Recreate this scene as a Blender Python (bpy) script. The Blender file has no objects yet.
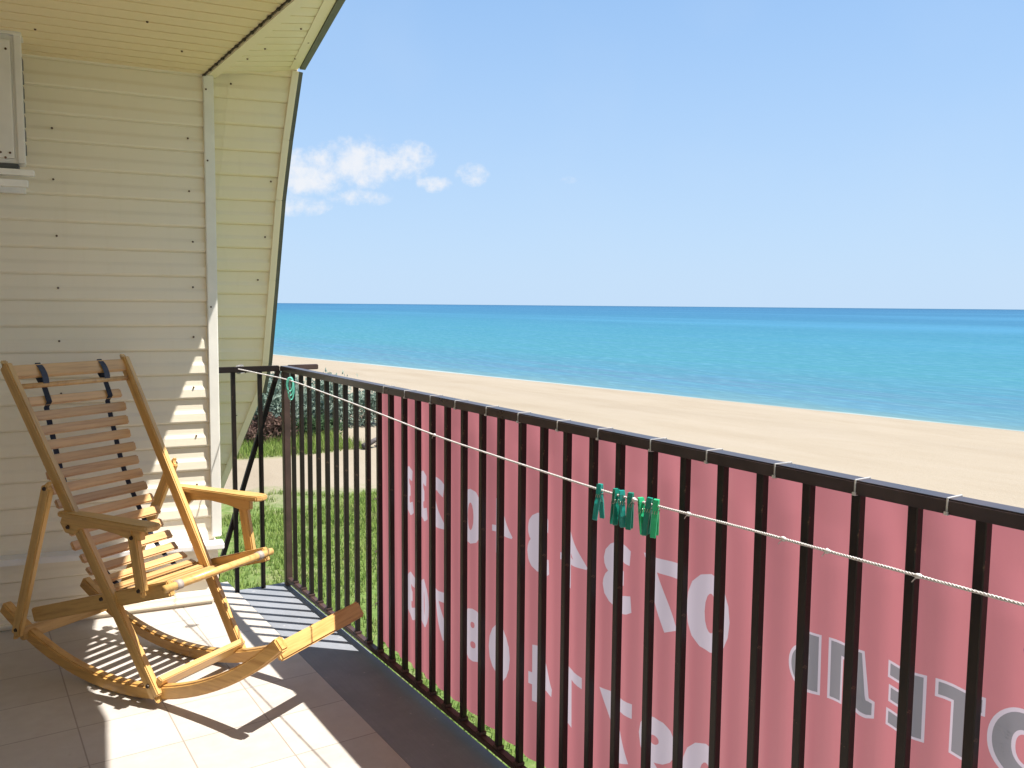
import bpy, bmesh, math, random
from mathutils import Vector, Matrix, noise
random.seed(7)
rad = math.radians
scene = bpy.context.scene
COL = scene.collection

# ------------------------------------------------------------------ camera
F = 860.0
CAM_H = 1.34
pitch = math.atan(79 / F); roll = rad(.5); yaw = math.atan(561 / F)
fw = Vector((math.sin(yaw) * math.cos(pitch), math.cos(yaw) * math.cos(pitch), -math.sin(pitch)))
rt = Vector((math.cos(yaw), -math.sin(yaw), 0)); up = rt.cross(fw)
r2 = rt * math.cos(roll) + up * math.sin(roll)
u2 = up * math.cos(roll) - rt * math.sin(roll)
cam = bpy.data.cameras.new('camera'); co = bpy.data.objects.new('camera', cam); COL.objects.link(co)
M3 = Matrix((r2, u2, -fw)).transposed()
co.matrix_world = Matrix.Translation((0, 0, CAM_H)) @ M3.to_4x4()
cam.sensor_width = 36; cam.lens = 36 * F / 1024
cam.clip_start = .05; cam.clip_end = 60000
scene.camera = co

# ------------------------------------------------------------------ light, sky, exposure
SUN = Vector((.325, -.315, 1.0)).normalized()
SUN_EL = math.asin(SUN.z); SUN_AZ = math.atan2(SUN.x, SUN.y)
w = bpy.data.worlds.new('World'); scene.world = w; w.use_nodes = True
N = w.node_tree.nodes; L = w.node_tree.links
N.clear()
out = N.new('ShaderNodeOutputWorld'); bg = N.new('ShaderNodeBackground'); sky = N.new('ShaderNodeTexSky')
sky.sky_type = 'NISHITA'; sky.sun_disc = False
sky.sun_elevation = SUN_EL; sky.sun_rotation = SUN_AZ
sky.air_density = 1.0; sky.dust_density = 0.6; sky.ozone_density = 2.0
bg.inputs['Strength'].default_value = .078
L.new(bg.outputs[0], out.inputs[0])


def wn(t, **kw):
    n = N.new(t)
    for k, v in kw.items():
        setattr(n, k, v)
    return n


def wm(op, a, b=None, c=None):
    n = wn('ShaderNodeMath', operation=op)
    for i, v in enumerate((a, b, c)):
        if v is None: continue
        if isinstance(v, (int, float)): n.inputs[i].default_value = v
        else: L.new(v, n.inputs[i])
    return n.outputs[0]


# cumulus low over the sea: noise kept inside a few soft ellipses of azimuth / elevation
geo = wn('ShaderNodeTexCoord')
sep = wn('ShaderNodeSeparateXYZ'); L.new(geo.outputs['Generated'], sep.inputs[0])
az = wm('MULTIPLY', wm('ARCTAN2', sep.outputs[0], sep.outputs[1]), 57.2958)
el = wm('MULTIPLY', wm('ARCSINE', sep.outputs[2]), 57.2958)
cmb = wn('ShaderNodeCombineXYZ'); L.new(az, cmb.inputs[0]); L.new(el, cmb.inputs[1])
nz = wn('ShaderNodeTexNoise'); nz.inputs['Scale'].default_value = .85; nz.inputs['Detail'].default_value = 9
nz.inputs['Roughness'].default_value = .62; L.new(cmb.outputs[0], nz.inputs['Vector'])
mask = None
for (a0, e0, ra, re, s) in ((19.6, 8.2, 3.6, 1.8, 1.0), (23.2, 8.9, 3.4, 1.9, 1.0), (26.3, 9.2, 2.0, 1.4, .85), (18.8, 6.2, 3.0, .8, .85), (23.0, 6.8, 2.4, .65, .7),
                            (27.9, 7.75, 1.5, .62, .75), (30.4, 8.4, 1.25, .85, .72), (36.6, 8.1, .7, .3, .3)):
    dx = wm('DIVIDE', wm('SUBTRACT', az, a0), ra); dy = wm('DIVIDE', wm('SUBTRACT', el, e0), re)
    d = wm('ADD', wm('MULTIPLY', dx, dx), wm('MULTIPLY', dy, dy))
    e = wm('MULTIPLY', wm('MAXIMUM', wm('SUBTRACT', 1.0, d), 0.0), s)
    mask = e if mask is None else wm('MAXIMUM', mask, e)
dens = wm('ADD', wm('MULTIPLY', mask, .95), wm('MULTIPLY', wm('SUBTRACT', nz.outputs[0], .5), 2.6))
ss = wn('ShaderNodeMapRange', interpolation_type='SMOOTHSTEP'); L.new(dens, ss.inputs[0])
ss.inputs[1].default_value = .0; ss.inputs[2].default_value = 1.25; ss.inputs[4].default_value = .9
cl = wm('MULTIPLY', ss.outputs[0], wm('MINIMUM', wm('MULTIPLY', mask, 5), 1.0))
# thin high veil
nv = wn('ShaderNodeTexNoise'); nv.inputs['Scale'].default_value = .09; nv.inputs['Detail'].default_value = 5
L.new(cmb.outputs[0], nv.inputs['Vector'])
veil = wm('MULTIPLY', wm('MAXIMUM', wm('SUBTRACT', nv.outputs[0], .5), 0.0), .35)
# marine air: the sky pales to blue-white towards the horizon
air = wn('ShaderNodeValToRGB'); L.new(wm('DIVIDE', el, 60.0), air.inputs[0])
for i, (p_, c_) in enumerate(((0.0, (3.75, 5.0, 6.5)), (.12, (3.3, 4.7, 6.6)), (.4, (2.2, 4.05, 7.0)), (1.0, (1.4, 2.9, 5.8)))):
    e_ = air.color_ramp.elements[i] if i < 2 else air.color_ramp.elements.new(p_)
    e_.position = p_; e_.color = (*c_, 1)
af = wn('ShaderNodeMapRange'); L.new(el, af.inputs[0]); af.inputs[1].default_value = 0; af.inputs[2].default_value = 60; af.inputs[3].default_value = .95; af.inputs[4].default_value = .1
hs = wn('ShaderNodeMixRGB'); L.new(af.outputs[0], hs.inputs[0]); L.new(sky.outputs[0], hs.inputs[1]); L.new(air.outputs[0], hs.inputs[2])
mv = wn('ShaderNodeMixRGB'); L.new(veil, mv.inputs[0]); L.new(hs.outputs[0], mv.inputs[1]); mv.inputs[2].default_value = (4.6, 5.3, 6.1, 1)
mc = wn('ShaderNodeMixRGB'); L.new(cl, mc.inputs[0]); L.new(mv.outputs[0], mc.inputs[1]); mc.inputs[2].default_value = (6.0, 6.1, 6.35, 1)
L.new(mc.outputs[0], bg.inputs['Color'])

sun = bpy.data.lights.new('sun', 'SUN'); sun.energy = 5.0; sun.angle = rad(.53); sun.color = (1, .965, .90)
so = bpy.data.objects.new('sun', sun); COL.objects.link(so); so.location = (6, -6, 20)
so.rotation_euler = (-SUN).to_track_quat('-Z', 'Y').to_euler()
vs = scene.view_settings
vs.view_transform = 'Standard'; vs.look = 'None'; vs.gamma = 1; vs.exposure = .95; vs.use_curve_mapping = False
scene.cycles.max_bounces = 8


# ------------------------------------------------------------------ material helpers
class NT:
    def __init__(s, name):
        s.m = bpy.data.materials.new(name); s.m.use_nodes = True
        s.t = s.m.node_tree; s.b = s.t.nodes['Principled BSDF']; s.o = s.t.nodes['Material Output']

    def n(s, t, ins=None, **kw):
        x = s.t.nodes.new(t)
        for k, v in kw.items(): setattr(x, k, v)
        for k, v in (ins or {}).items(): s.set(x, k, v)
        return x

    def set(s, x, k, v):
        i = x.inputs[k]
        if isinstance(v, bpy.types.NodeSocket): s.t.links.new(v, i)
        elif isinstance(v, tuple) and len(v) == 3 and i.type == 'RGBA': i.default_value = (*v, 1)
        else: i.default_value = v

    def math(s, op, *a):
        x = s.n('ShaderNodeMath', operation=op)
        for i, v in enumerate(a): s.set(x, i, v)
        return x.outputs[0]

    def noise(s, vec, scale, detail=4, rough=.55):
        return s.n('ShaderNodeTexNoise', {'Vector': vec, 'Scale': scale, 'Detail': detail, 'Roughness': rough}).outputs[0]

    def ramp(s, fac, stops, interp='LINEAR'):
        r = s.n('ShaderNodeValToRGB', {'Fac': fac}); c = r.color_ramp; c.interpolation = interp
        while len(c.elements) < len(stops): c.elements.new(.5)
        for e, (p, col) in zip(c.elements, stops): e.position = p; e.color = (*col, 1)
        return r.outputs[0]

    def mix(s, f, a, b, mode='MIX'):
        x = s.n('ShaderNodeMixRGB', blend_type=mode); s.set(x, 0, f); s.set(x, 1, a); s.set(x, 2, b); return x.outputs[0]

    def coord(s, k='Object', scale=None, loc=None, rot=None):
        c = s.n('ShaderNodeTexCoord').outputs[k]
        if scale or loc or rot:
            m = s.n('ShaderNodeMapping', {'Vector': c})
            if scale: m.inputs['Scale'].default_value = scale
            if loc: m.inputs['Location'].default_value = loc
            if rot: m.inputs['Rotation'].default_value = rot
            c = m.outputs[0]
        return c

    def bump(s, h, strength=.3, dist=.01):
        b = s.n('ShaderNodeBump', {'Height': h, 'Strength': strength, 'Distance': dist}); s.set(s.b, 'Normal', b.outputs[0])

    def P(s, **kw):
        for k, v in kw.items(): s.set(s.b, k.replace('_', ' '), v)
        return s


def simple(name, col, rough=.5, var=.15, scale=12, metallic=0, spec=.5, bump=0):
    s = NT(name); c = s.coord()
    f = s.noise(c, scale, 6, .6)
    lo = tuple(x * (1 - var) for x in col); hi = tuple(min(1, x * (1 + var)) for x in col)
    s.P(Base_Color=s.ramp(f, ((.3, lo), (.7, hi))), Roughness=rough, Metallic=metallic)
    s.set(s.b, 'Specular IOR Level', spec)
    if bump: s.bump(s.noise(c, scale * 6, 4), bump, .004)
    return s.m


def siding_mat(name, col, rough=.42):
    s = NT(name); c = s.coord()
    big = s.noise(c, 1.3, 5, .6); fine = s.noise(s.coord(scale=(3, 3, 60)), 3, 4)
    streak = s.noise(s.coord(scale=(22, 22, .8)), 1.6, 4, .6)
    base = s.mix(s.math('MULTIPLY', big, .5), col, tuple(x * .86 for x in col))
    base = s.mix(s.math('MULTIPLY', s.n('ShaderNodeMapRange', {0: streak, 1: .55, 2: .8, 3: 0.0, 4: .10}).outputs[0], 1.0), base, tuple(x * y for x, y in zip(col, (.72, .66, .55))))
    s.P(Base_Color=base, Roughness=rough); s.set(s.b, 'Specular IOR Level', .4)
    s.bump(s.math('ADD', fine, s.math('MULTIPLY', s.noise(c, 6, 2), 1.5)), .08, .004)
    return s.m


M = {}
M['siding'] = siding_mat('wall_siding', (.87, .785, .63))
M['ceiling'] = siding_mat('soffit_siding', (.88, .72, .46))
M['wing'] = siding_mat('wing_siding', (.90, .79, .58))
M['trim'] = simple('white_plastic_trim', (.80, .77, .70), .4, .05)
M['ledge'] = simple('painted_ledge', (.82, .80, .77), .4, .05)
M['fascia'] = simple('dark_fascia_metal', (.10, .105, .085), .5, .2)
M['rust'] = simple('rusty_screw', (.11, .055, .03), .7, .3, 60)
M['gap'] = simple('dark_joint_strip', (.05, .035, .02), .8, .3)  # dark brown of the dashed joint in the ceiling


def wood_mat(name, a, b, rough=.38, coat=.25):
    s = NT(name)
    oi = s.n('ShaderNodeObjectInfo').outputs['Random']
    c = s.n('ShaderNodeTexCoord').outputs['Object']
    off = s.n('ShaderNodeVectorMath', {0: c}, operation='ADD')
    cx = s.n('ShaderNodeCombineXYZ', {0: s.math('MULTIPLY', oi, 37.), 1: s.math('MULTIPLY', oi, 11.), 2: s.math('MULTIPLY', oi, 5.)})
    s.set(off, 1, cx.outputs[0])
    mp = s.n('ShaderNodeMapping', {'Vector': off.outputs[0]}); mp.inputs['Scale'].default_value = (2.2, 30, 30)
    g = s.noise(mp.outputs[0], 2.2, 6, .62)
    mp2 = s.n('ShaderNodeMapping', {'Vector': off.outputs[0]}); mp2.inputs['Scale'].default_value = (8, 120, 120)
    g2 = s.noise(mp2.outputs[0], 2, 3, .5)
    col = s.ramp(g, ((.3, b), (.5, a), (.72, tuple(min(1, x * 1.12) for x in a))))
    col = s.mix(s.math('MULTIPLY', g2, .25), col, tuple(x * .7 for x in b))
    val = s.n('ShaderNodeHueSaturation', {'Color': col, 'Value': s.math('ADD', .84, s.math('MULTIPLY', oi, .3))}).outputs[0]
    blot = s.noise(c, 5, 4, .6)
    val = s.mix(s.n('ShaderNodeMapRange', {0: blot, 1: .58, 2: .78, 3: 0., 4: .4}).outputs[0], val, tuple(x * .55 for x in b))
    s.P(Base_Color=val, Roughness=s.math('ADD', rough - .1, s.math('MULTIPLY', g, .25)))
    s.set(s.b, 'Coat Weight', coat); s.set(s.b, 'Coat Roughness', .25)
    s.bump(g2, .12, .002)
    return s.m


M['wood'] = wood_mat('varnished_pine', (.64, .39, .135), (.46, .25, .07))
M['slat'] = wood_mat('pale_pine_slat', (.60, .36, .15), (.45, .235, .085), .45, .12)
M['rocker'] = wood_mat('bent_wood_rocker', (.58, .33, .10), (.42, .20, .05))
M['strap'] = simple('dark_webbing_strap', (.045, .05, .07), .8, .2, 80)
M['clip'] = simple('grey_webbing_loop', (.34, .29, .25), .6, .2, 60)
M['bolt'] = simple('dark_bolt', (.05, .035, .025), .45, .2, 60, .6)

# black-brown railing paint, chipped
s = NT('railing_paint'); c = s.coord('Object')
chip = s.noise(c, 38, 6, .7); gr = s.noise(c, 6, 5, .6)
base = s.ramp(gr, ((.3, (.008, .006, .0055)), (.75, (.020, .012, .009))))
base = s.mix(s.n('ShaderNodeMapRange', {0: chip, 1: .66, 2: .72, 3: 0., 4: .55}).outputs[0], base, (.17, .10, .06))
s.P(Base_Color=base, Roughness=s.math('ADD', .28, s.math('MULTIPLY', gr, .3))); s.set(s.b, 'Specular IOR Level', .3); s.bump(chip, .15, .002)
M['rail'] = s.m
s = NT('rail_cap_paint'); c = s.coord('Object'); gr = s.noise(c, 12, 5, .6)
s.P(Base_Color=s.ramp(gr, ((.3, (.03, .020, .020)), (.75, (.065, .045, .045)))), Roughness=s.math('ADD', .2, s.math('MULTIPLY', gr, .2)))
M['railtop'] = s.m
s = NT('post_paint'); c = s.coord('Object'); gr = s.noise(c, 9, 5, .6)
s.P(Base_Color=s.ramp(gr, ((.3, (.035, .018, .015)), (.75, (.085, .045, .036)))), Roughness=.5)
M['post'] = s.m

# banner cloth: red mesh vinyl lit from the far side
def cloth(name, col, trans):
    s = NT(name); c = s.coord('Object')
    st = s.noise(s.coord('Object', scale=(1, 5, .25)), 2.4, 4, .55)
    fine = s.noise(c, 900, 2)
    colr = s.mix(s.math('MULTIPLY', st, .35), col, tuple(x * .75 for x in col))
    d = s.n('ShaderNodeBsdfDiffuse', {'Color': colr}); t = s.n('ShaderNodeBsdfTranslucent', {'Color': s.mix(s.math('MULTIPLY', st, .35), trans, tuple(x * .75 for x in trans))})
    g = s.n('ShaderNodeBsdfGlossy', {'Color': (1, 1, 1), 'Roughness': .45})
    mx = s.n('ShaderNodeMixShader', {0: .62, 1: d.outputs[0], 2: t.outputs[0]})
    m2 = s.n('ShaderNodeMixShader', {0: .04, 1: mx.outputs[0], 2: g.outputs[0]})
    s.t.links.new(m2.outputs[0], s.o.inputs[0])
    return s.m


M['banner'] = cloth('red_banner_vinyl', (0.448, 0.1736, 0.2017), (0.56, 0.1848, 0.2127))
M['letter'] = cloth('white_banner_print', (0.5577, 0.485, 0.5577), (0.6062, 0.485, 0.5699))
M['letter_grey'] = cloth('grey_banner_print', (0.2345, 0.2132, 0.2452), (0.24, 0.2132, 0.24))
M['letter_purple'] = cloth('purple_banner_print', (.14, .05, .16), (.14, .04, .16))

# floor tiles
s = NT('balcony_tiles'); c = s.coord('Object')
def lines(sock, pitch_, off, wdt):
    f = s.math('FRACT', s.math('DIVIDE', s.math('ADD', sock, off), pitch_))
    d = s.math('MULTIPLY', s.math('MINIMUM', f, s.math('SUBTRACT', 1.0, f)), pitch_)
    return s.math('LESS_THAN', d, wdt)
sp = s.n('ShaderNodeSeparateXYZ', {0: c})
TP = .262
gx = lines(sp.outputs[0], TP, -1.068 + 10 * TP, .0021); gy = lines(sp.outputs[1], TP, -2.397 + 30 * TP, .0021)
g = s.math('MAXIMUM', gx, gy)
ix = s.math('FLOOR', s.math('DIVIDE', s.math('ADD', sp.outputs[0], -1.068 + 10 * TP), TP)); iy = s.math('FLOOR', s.math('DIVIDE', s.math('ADD', sp.outputs[1], -2.397 + 30 * TP), TP))
wnz = s.n('ShaderNodeTexWhiteNoise', {'Vector': s.n('ShaderNodeCombineXYZ', {0: ix, 1: iy}).outputs[0]}).outputs[0]
mott = s.noise(c, 14, 7, .65); dirt = s.noise(c, 2.2, 6, .6)
tile = s.ramp(mott, ((.3, (0.4495, 0.4045, 0.3595)), (.7, (0.5094, 0.4682, 0.4232))))
tile = s.n('ShaderNodeHueSaturation', {'Color': tile, 'Value': s.math('ADD', .93, s.math('MULTIPLY', wnz, .12))}).outputs[0]
tile = s.mix(s.n('ShaderNodeMapRange', {0: dirt, 1: .5, 2: .78, 3: 0., 4: .4}).outputs[0], tile, (.42, .35, .29))
spk = s.n('ShaderNodeMapRange', {0: s.noise(c, 55, 3, .5), 1: .70, 2: .76, 3: 0., 4: .5}).outputs[0]
tile = s.mix(spk, tile, (.36, .30, .25))
tile = s.mix(s.math('MULTIPLY', g, .8), tile, (.24, .20, .17))
s.P(Base_Color=tile, Roughness=s.math('ADD', .3, s.math('MULTIPLY', dirt, .3)))
s.bump(s.math('SUBTRACT', s.math('MULTIPLY', mott, .15), g), .25, .002)
M['tiles'] = s.m
s = NT('grey_metal_strip'); c = s.coord('Object'); d1 = s.noise(c, 5, 6, .65); d2 = s.noise(s.coord(scale=(40, 2, 2)), 3, 4)
col = s.ramp(d1, ((.3, (0.2063, 0.2188, 0.2438)), (.7, (0.2687, 0.2812, 0.3125))))
col = s.mix(s.math('MULTIPLY', d2, .3), col, (.12, .12, .13))
col = s.mix(s.n('ShaderNodeMapRange', {0: s.noise(c, 40, 4), 1: .68, 2: .74, 3: 0., 4: .5}).outputs[0], col, (.5, .48, .46))
s.P(Base_Color=col, Roughness=.6, Metallic=.0); s.set(s.b, 'Specular IOR Level', .2); s.bump(d1, .1, .003)
M['strip'] = s.m
M['concrete'] = simple('balcony_concrete', (.38, .36, .33), .85, .2, 6, 0, .3, .3)

# ac plastic, rope, pegs, ties
M['ac'] = simple('ac_white_metal', (.70, .67, .64), .4, .05)
M['ac_dark'] = simple('ac_dark_fins', (.06, .065, .075), .5, .2)
M['rope'] = simple('white_rope', (.60, .57, .56), .85, .08, 300)
def peg(name, col):
    s = NT(name); f = s.noise(s.coord(), 60, 3)
    s.P(Base_Color=s.ramp(f, ((.3, tuple(x * .85 for x in col)), (.7, col))), Roughness=.35); s.set(s.b, 'Subsurface Weight', .15)
    s.b.inputs['Subsurface Radius'].default_value = (.004, .01, .006)
    return s.m
M['peg_teal'] = peg('teal_peg_plastic', (.012, .30, .26)); M['peg_green'] = peg('green_peg_plastic', (.03, .50, .22)); M['peg_dark'] = peg('dark_green_peg_plastic', (.01, .22, .16))
M['mint'] = peg('mint_cord', (.12, .48, .36))
M['spring'] = simple('peg_spring_steel', (.45, .42, .36), .35, .1, 60, .9)
M['tie'] = simple('white_cable_tie', (.55, .53, .52), .4, .05)


# ------------------------------------------------------------------ geometry helpers
def link(name, bm, mat, parent=None, smooth=False, mw=None):
    me = bpy.data.meshes.new(name)
    bmesh.ops.recalc_face_normals(bm, faces=bm.faces)
    bm.to_mesh(me); bm.free()
    if smooth:
        for p in me.polygons: p.use_smooth = True
    if mat is not None: me.materials.append(mat)
    o = bpy.data.objects.new(name, me); COL.objects.link(o)
    if parent: o.parent = parent
    if mw is not None: o.matrix_basis = mw
    return o


def empty(name, label, cat, loc=(0, 0, 0), rz=0, group=None):
    o = bpy.data.objects.new(name, None); COL.objects.link(o); o.empty_display_size = .1
    o.location = loc; o.rotation_euler = (0, 0, rz)
    return tag(o, label, cat, group)


def tag(o, label=None, cat=None, group=None, kind=None):
    if label: o['label'] = label
    if cat: o['category'] = cat
    if group: o['group'] = group
    if kind: o['kind'] = kind
    return o


def bbox(bm, lo, hi, bevel=0, seg=2):
    r = bmesh.ops.create_cube(bm, size=1)
    vs_ = r['verts']
    for v in vs_:
        v.co = Vector([(lo[i] + hi[i]) / 2 + v.co[i] * (hi[i] - lo[i]) for i in range(3)])
    if bevel:
        es = list({e for v in vs_ for e in v.link_edges})
        bmesh.ops.bevel(bm, geom=es, offset=bevel, segments=seg, affect='EDGES', profile=.7)


def new_box(name, lo, hi, mat, parent=None, bevel=0):
    bm = bmesh.new(); bbox(bm, lo, hi, bevel); return link(name, bm, mat, parent)


def frame(a, b, upv):
    """local X from a to b, Z close to upv, origin at the middle"""
    a, b, upv = Vector(a), Vector(b), Vector(upv)
    x = (b - a).normalized(); y = upv.cross(x).normalized(); z = x.cross(y)
    return Matrix.Translation((a + b) / 2) @ Matrix((x, y, z)).transposed().to_4x4(), (b - a).length


def beam(name, a, b, sy, sz, mat, parent=None, upv=(0, 0, 1), bevel=.003, rnd=False):
    m, ln = frame(a, b, upv); bm = bmesh.new()
    bbox(bm, (-ln / 2, -sy / 2, -sz / 2), (ln / 2, sy / 2, sz / 2))
    if rnd:   # rounded ends seen from the side (local xz)
        es = [e for e in bm.edges if abs(abs((e.verts[0].co.x + e.verts[1].co.x) / 2) - ln / 2) < 1e-6 and abs(e.verts[0].co.y - e.verts[1].co.y) > 1e-5]
        bmesh.ops.bevel(bm, geom=es, offset=sz * .45, segments=5, affect='EDGES')
    if bevel:
        bmesh.ops.bevel(bm, geom=[e for e in bm.edges if e.calc_face_angle(0) > .6], offset=bevel, segments=2, affect='EDGES')
    return link(name, bm, mat, parent, False, m)


def tube_bm(pts, r, seg=8, bm=None, caps=True, closed=False):
    bm = bm or bmesh.new(); rings = []
    pts = [Vector(p) for p in pts]; n = len(pts); prev = None
    for i, p in enumerate(pts):
        t = (pts[min(i + 1, n - 1)] - pts[max(i - 1, 0)]).normalized()
        if prev is None:
            ref = Vector((0, 0, 1)) if abs(t.z) < .9 else Vector((1, 0, 0)); x = t.cross(ref).normalized()
        else:
            x = (prev - t * prev.dot(t)).normalized()
        prev = x; y = t.cross(x)
        rr = r(i / (n - 1)) if callable(r) else r
        rings.append([bm.verts.new(p + (x * math.cos(k * 2 * math.pi / seg) + y * math.sin(k * 2 * math.pi / seg)) * rr) for k in range(seg)])
    for i in range(n - 1):
        for k in range(seg):
            bm.faces.new((rings[i][k], rings[i][(k + 1) % seg], rings[i + 1][(k + 1) % seg], rings[i + 1][k]))
    if caps:
        bm.faces.new(rings[0][::-1]); bm.faces.new(rings[-1])
    return bm


def prism(bm, poly, nrm, th):
    """closed prism: polygon (3-D points), thickness th against nrm"""
    nrm = Vector(nrm).normalized()
    a = [bm.verts.new(Vector(p)) for p in poly]; b = [bm.verts.new(Vector(p) - nrm * th) for p in poly]
    n = len(a); bm.faces.new(a); bm.faces.new(b[::-1])
    for i in range(n): bm.faces.new((a[i], b[i], b[(i + 1) % n], a[(i + 1) % n]))


def clip(poly, t0, keep_above):
    res = []
    for i in range(len(poly)):
        p, q = poly[i], poly[(i + 1) % len(poly)]
        sp_, sq = (p[1] - t0, q[1] - t0) if keep_above else (t0 - p[1], t0 - q[1])
        if sp_ >= 0: res.append(p)
        if (sp_ > 0) != (sq > 0) and sp_ != sq:
            k = sp_ / (sp_ - sq)
            if 0 < k < 1 or (sp_ < 0 and sq > 0) or (sp_ > 0 and sq < 0):
                res.append((p[0] + (q[0] - p[0]) * k, t0))
    out_ = []
    for p in res:
        if not out_ or (abs(p[0] - out_[-1][0]) + abs(p[1] - out_[-1][1])) > 1e-6: out_.append(p)
    return out_


LAP = ((0, -.001), (.035, -.001), (.04, .010), (.10, .0125), (.40, .0105), (.43, .0095), (.54, .005), (.60, .004), (.97, .002), (1.0, -.001))
FLATB = ((0, -.006), (.045, -.006), (.06, .003), (.5, .0045), (.94, .003), (.955, -.006), (1.0, -.006))


def lap_panel(name, poly3, origin, sdir, tdir, nrm, pitch_, t_off, mat, parent=None, prof=LAP, th=.05):
    """boarded panel: convex planar polygon dressed in courses that run along sdir"""
    O, S, T, Nn = Vector(origin), Vector(sdir).normalized(), Vector(tdir).normalized(), Vector(nrm).normalized()
    poly = [((Vector(p) - O).dot(S), (Vector(p) - O).dot(T)) for p in poly3]
    t0 = min(p[1] for p in poly); t1 = max(p[1] for p in poly)
    bm = bmesh.new()
    k = math.floor((t0 - t_off) / pitch_) - 1
    while t_off + k * pitch_ < t1:
        for (a, ha), (b, hb) in zip(prof[:-1], prof[1:]):
            ta, tb = t_off + (k + a) * pitch_, t_off + (k + b) * pitch_
            if tb <= t0 + 1e-6 or ta >= t1 - 1e-6: continue
            q = clip(clip(poly, ta, True), tb, False)
            if len(q) < 3: continue
            try:
                bm.faces.new([bm.verts.new(O + S * s_ + T * t_ + Nn * (ha + (hb - ha) * (t_ - ta) / (tb - ta))) for s_, t_ in q])
            except ValueError:
                pass
        k += 1
    bmesh.ops.remove_doubles(bm, verts=bm.verts, dist=1e-5)
    for f in bm.faces:
        if f.normal.dot(Nn) < 0: f.normal_flip()
    prism(bm, [O + S * s_ + T * t_ - Nn * .009 for s_, t_ in poly], Nn, th)
    me = bpy.data.meshes.new(name); bm.to_mesh(me); bm.free(); me.materials.append(mat)
    o = bpy.data.objects.new(name, me); COL.objects.link(o)
    if parent: o.parent = parent
    return o


SCREW = None
def screw(p, nrm, parent, r=.0048):
    global SCREW
    if SCREW is None:
        bm = bmesh.new(); bmesh.ops.create_cone(bm, cap_ends=True, segments=8, radius1=.0045, radius2=.0035, depth=.005)
        SCREW = bpy.data.meshes.new('screw'); bm.to_mesh(SCREW); bm.free(); SCREW.materials.append(M['rust'])
    o = bpy.data.objects.new('screw', SCREW); COL.objects.link(o); o.parent = parent
    q = Vector(nrm).to_track_quat('Z', 'Y'); o.location = p; o.rotation_euler = q.to_euler()
    return o


# ================================================================== TERRAIN, SEA
SH_N = Vector((.987, .163)); SH_D = 46.6
GZ, SEA = -3.2, -4.6
def shore_d(x, y): return x * SH_N.x + y * SH_N.y - SH_D      # >0 out at sea

def ground_z(x, y):
    d = -shore_d(x, y)
    if d > 26: b = GZ
    elif d > 0: t = d / 26; b = SEA + (GZ - SEA) * (t * .75 + .25 * t * t * (3 - 2 * t))
    else: b = SEA + max(d * .05, -6)
    if 0 < d < 200:
        b += .09 * noise.noise(Vector((x * .16, y * .16, 0))) * min(1, d / 6) + .03 * noise.noise(Vector((x * .9, y * .9, 3))) * min(1, d / 6)
    return b

bm = bmesh.new()
def axis(vals): return vals
xs = [-30000, -8000, -2000, -600, -200, -80, -40, -20, -12] + [-8 + i * .8 for i in range(85)] + [62, 66, 72, 80, 100, 150, 300, 1000, 4000, 12000, 40000]
ys = [-30000, -8000, -2000, -600, -200, -80, -40, -25] + [-16 + i * .9 for i in range(90)] + [66 + i * 3 for i in range(30)] + [170, 200, 260, 400, 800, 2000, 8000, 40000]
vv = [[bm.verts.new((x, y, ground_z(x, y))) for y in ys] for x in xs]
for i in range(len(xs) - 1):
    for j in range(len(ys) - 1):
        bm.faces.new((vv[i][j], vv[i + 1][j], vv[i + 1][j + 1], vv[i][j + 1]))
s = NT('ground_sand_and_turf'); c = s.coord('Object'); sp = s.n('ShaderNodeSeparateXYZ', {0: c})
X, Y = sp.outputs[0], sp.outputs[1]
n1 = s.noise(c, .5, 6, .6); n2 = s.noise(c, 6, 5, .65); n3 = s.noise(s.coord(scale=(.16, .05, .16), rot=(0, 0, rad(-9.4))), 1.6, 7, .7); n4 = s.noise(c, 45, 3, .6)
sand = s.ramp(n3, ((.28, (0.2525, 0.2048, 0.1468)), (.5, (0.2968, 0.2491, 0.1876)), (.75, (0.3275, 0.2797, 0.2218))))
sand = s.mix(s.math('MULTIPLY', n2, .35), sand, (0.2995, 0.2396, 0.1648))
sand = s.mix(s.n('ShaderNodeMapRange', {0: n4, 1: .55, 2: .75, 3: 0., 4: .35}).outputs[0], sand, (0.24, 0.192, 0.136))
dsh0 = s.math('SUBTRACT', SH_D, s.math('ADD', s.math('MULTIPLY', X, SH_N.x), s.math('MULTIPLY', Y, SH_N.y)))
wr = s.math('ADD', dsh0, s.math('MULTIPLY', s.math('SUBTRACT', n1, .5), 6.0))      # old wrack line and churned sand
line_ = s.math('MULTIPLY', s.n('ShaderNodeMapRange', {0: wr, 1: 8.5, 2: 10.5, 3: 0., 4: 1.}).outputs[0], s.n('ShaderNodeMapRange', {0: wr, 1: 11., 2: 15., 3: 1., 4: 0.}).outputs[0])
sand = s.mix(s.math('MULTIPLY', line_, s.math('MULTIPLY', n2, .5)), sand, (.25, .205, .15))
dsh = s.math('SUBTRACT', SH_D, s.math('ADD', s.math('MULTIPLY', X, SH_N.x), s.math('MULTIPLY', Y, SH_N.y)))
wet = s.n('ShaderNodeMapRange', {0: s.math('ADD', dsh, s.math('MULTIPLY', s.math('SUBTRACT', n1, .5), 2.0)), 1: .1, 2: 1.0, 3: .7, 4: 0.}).outputs[0]
sand = s.mix(wet, sand, (.26, .21, .155))
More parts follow.
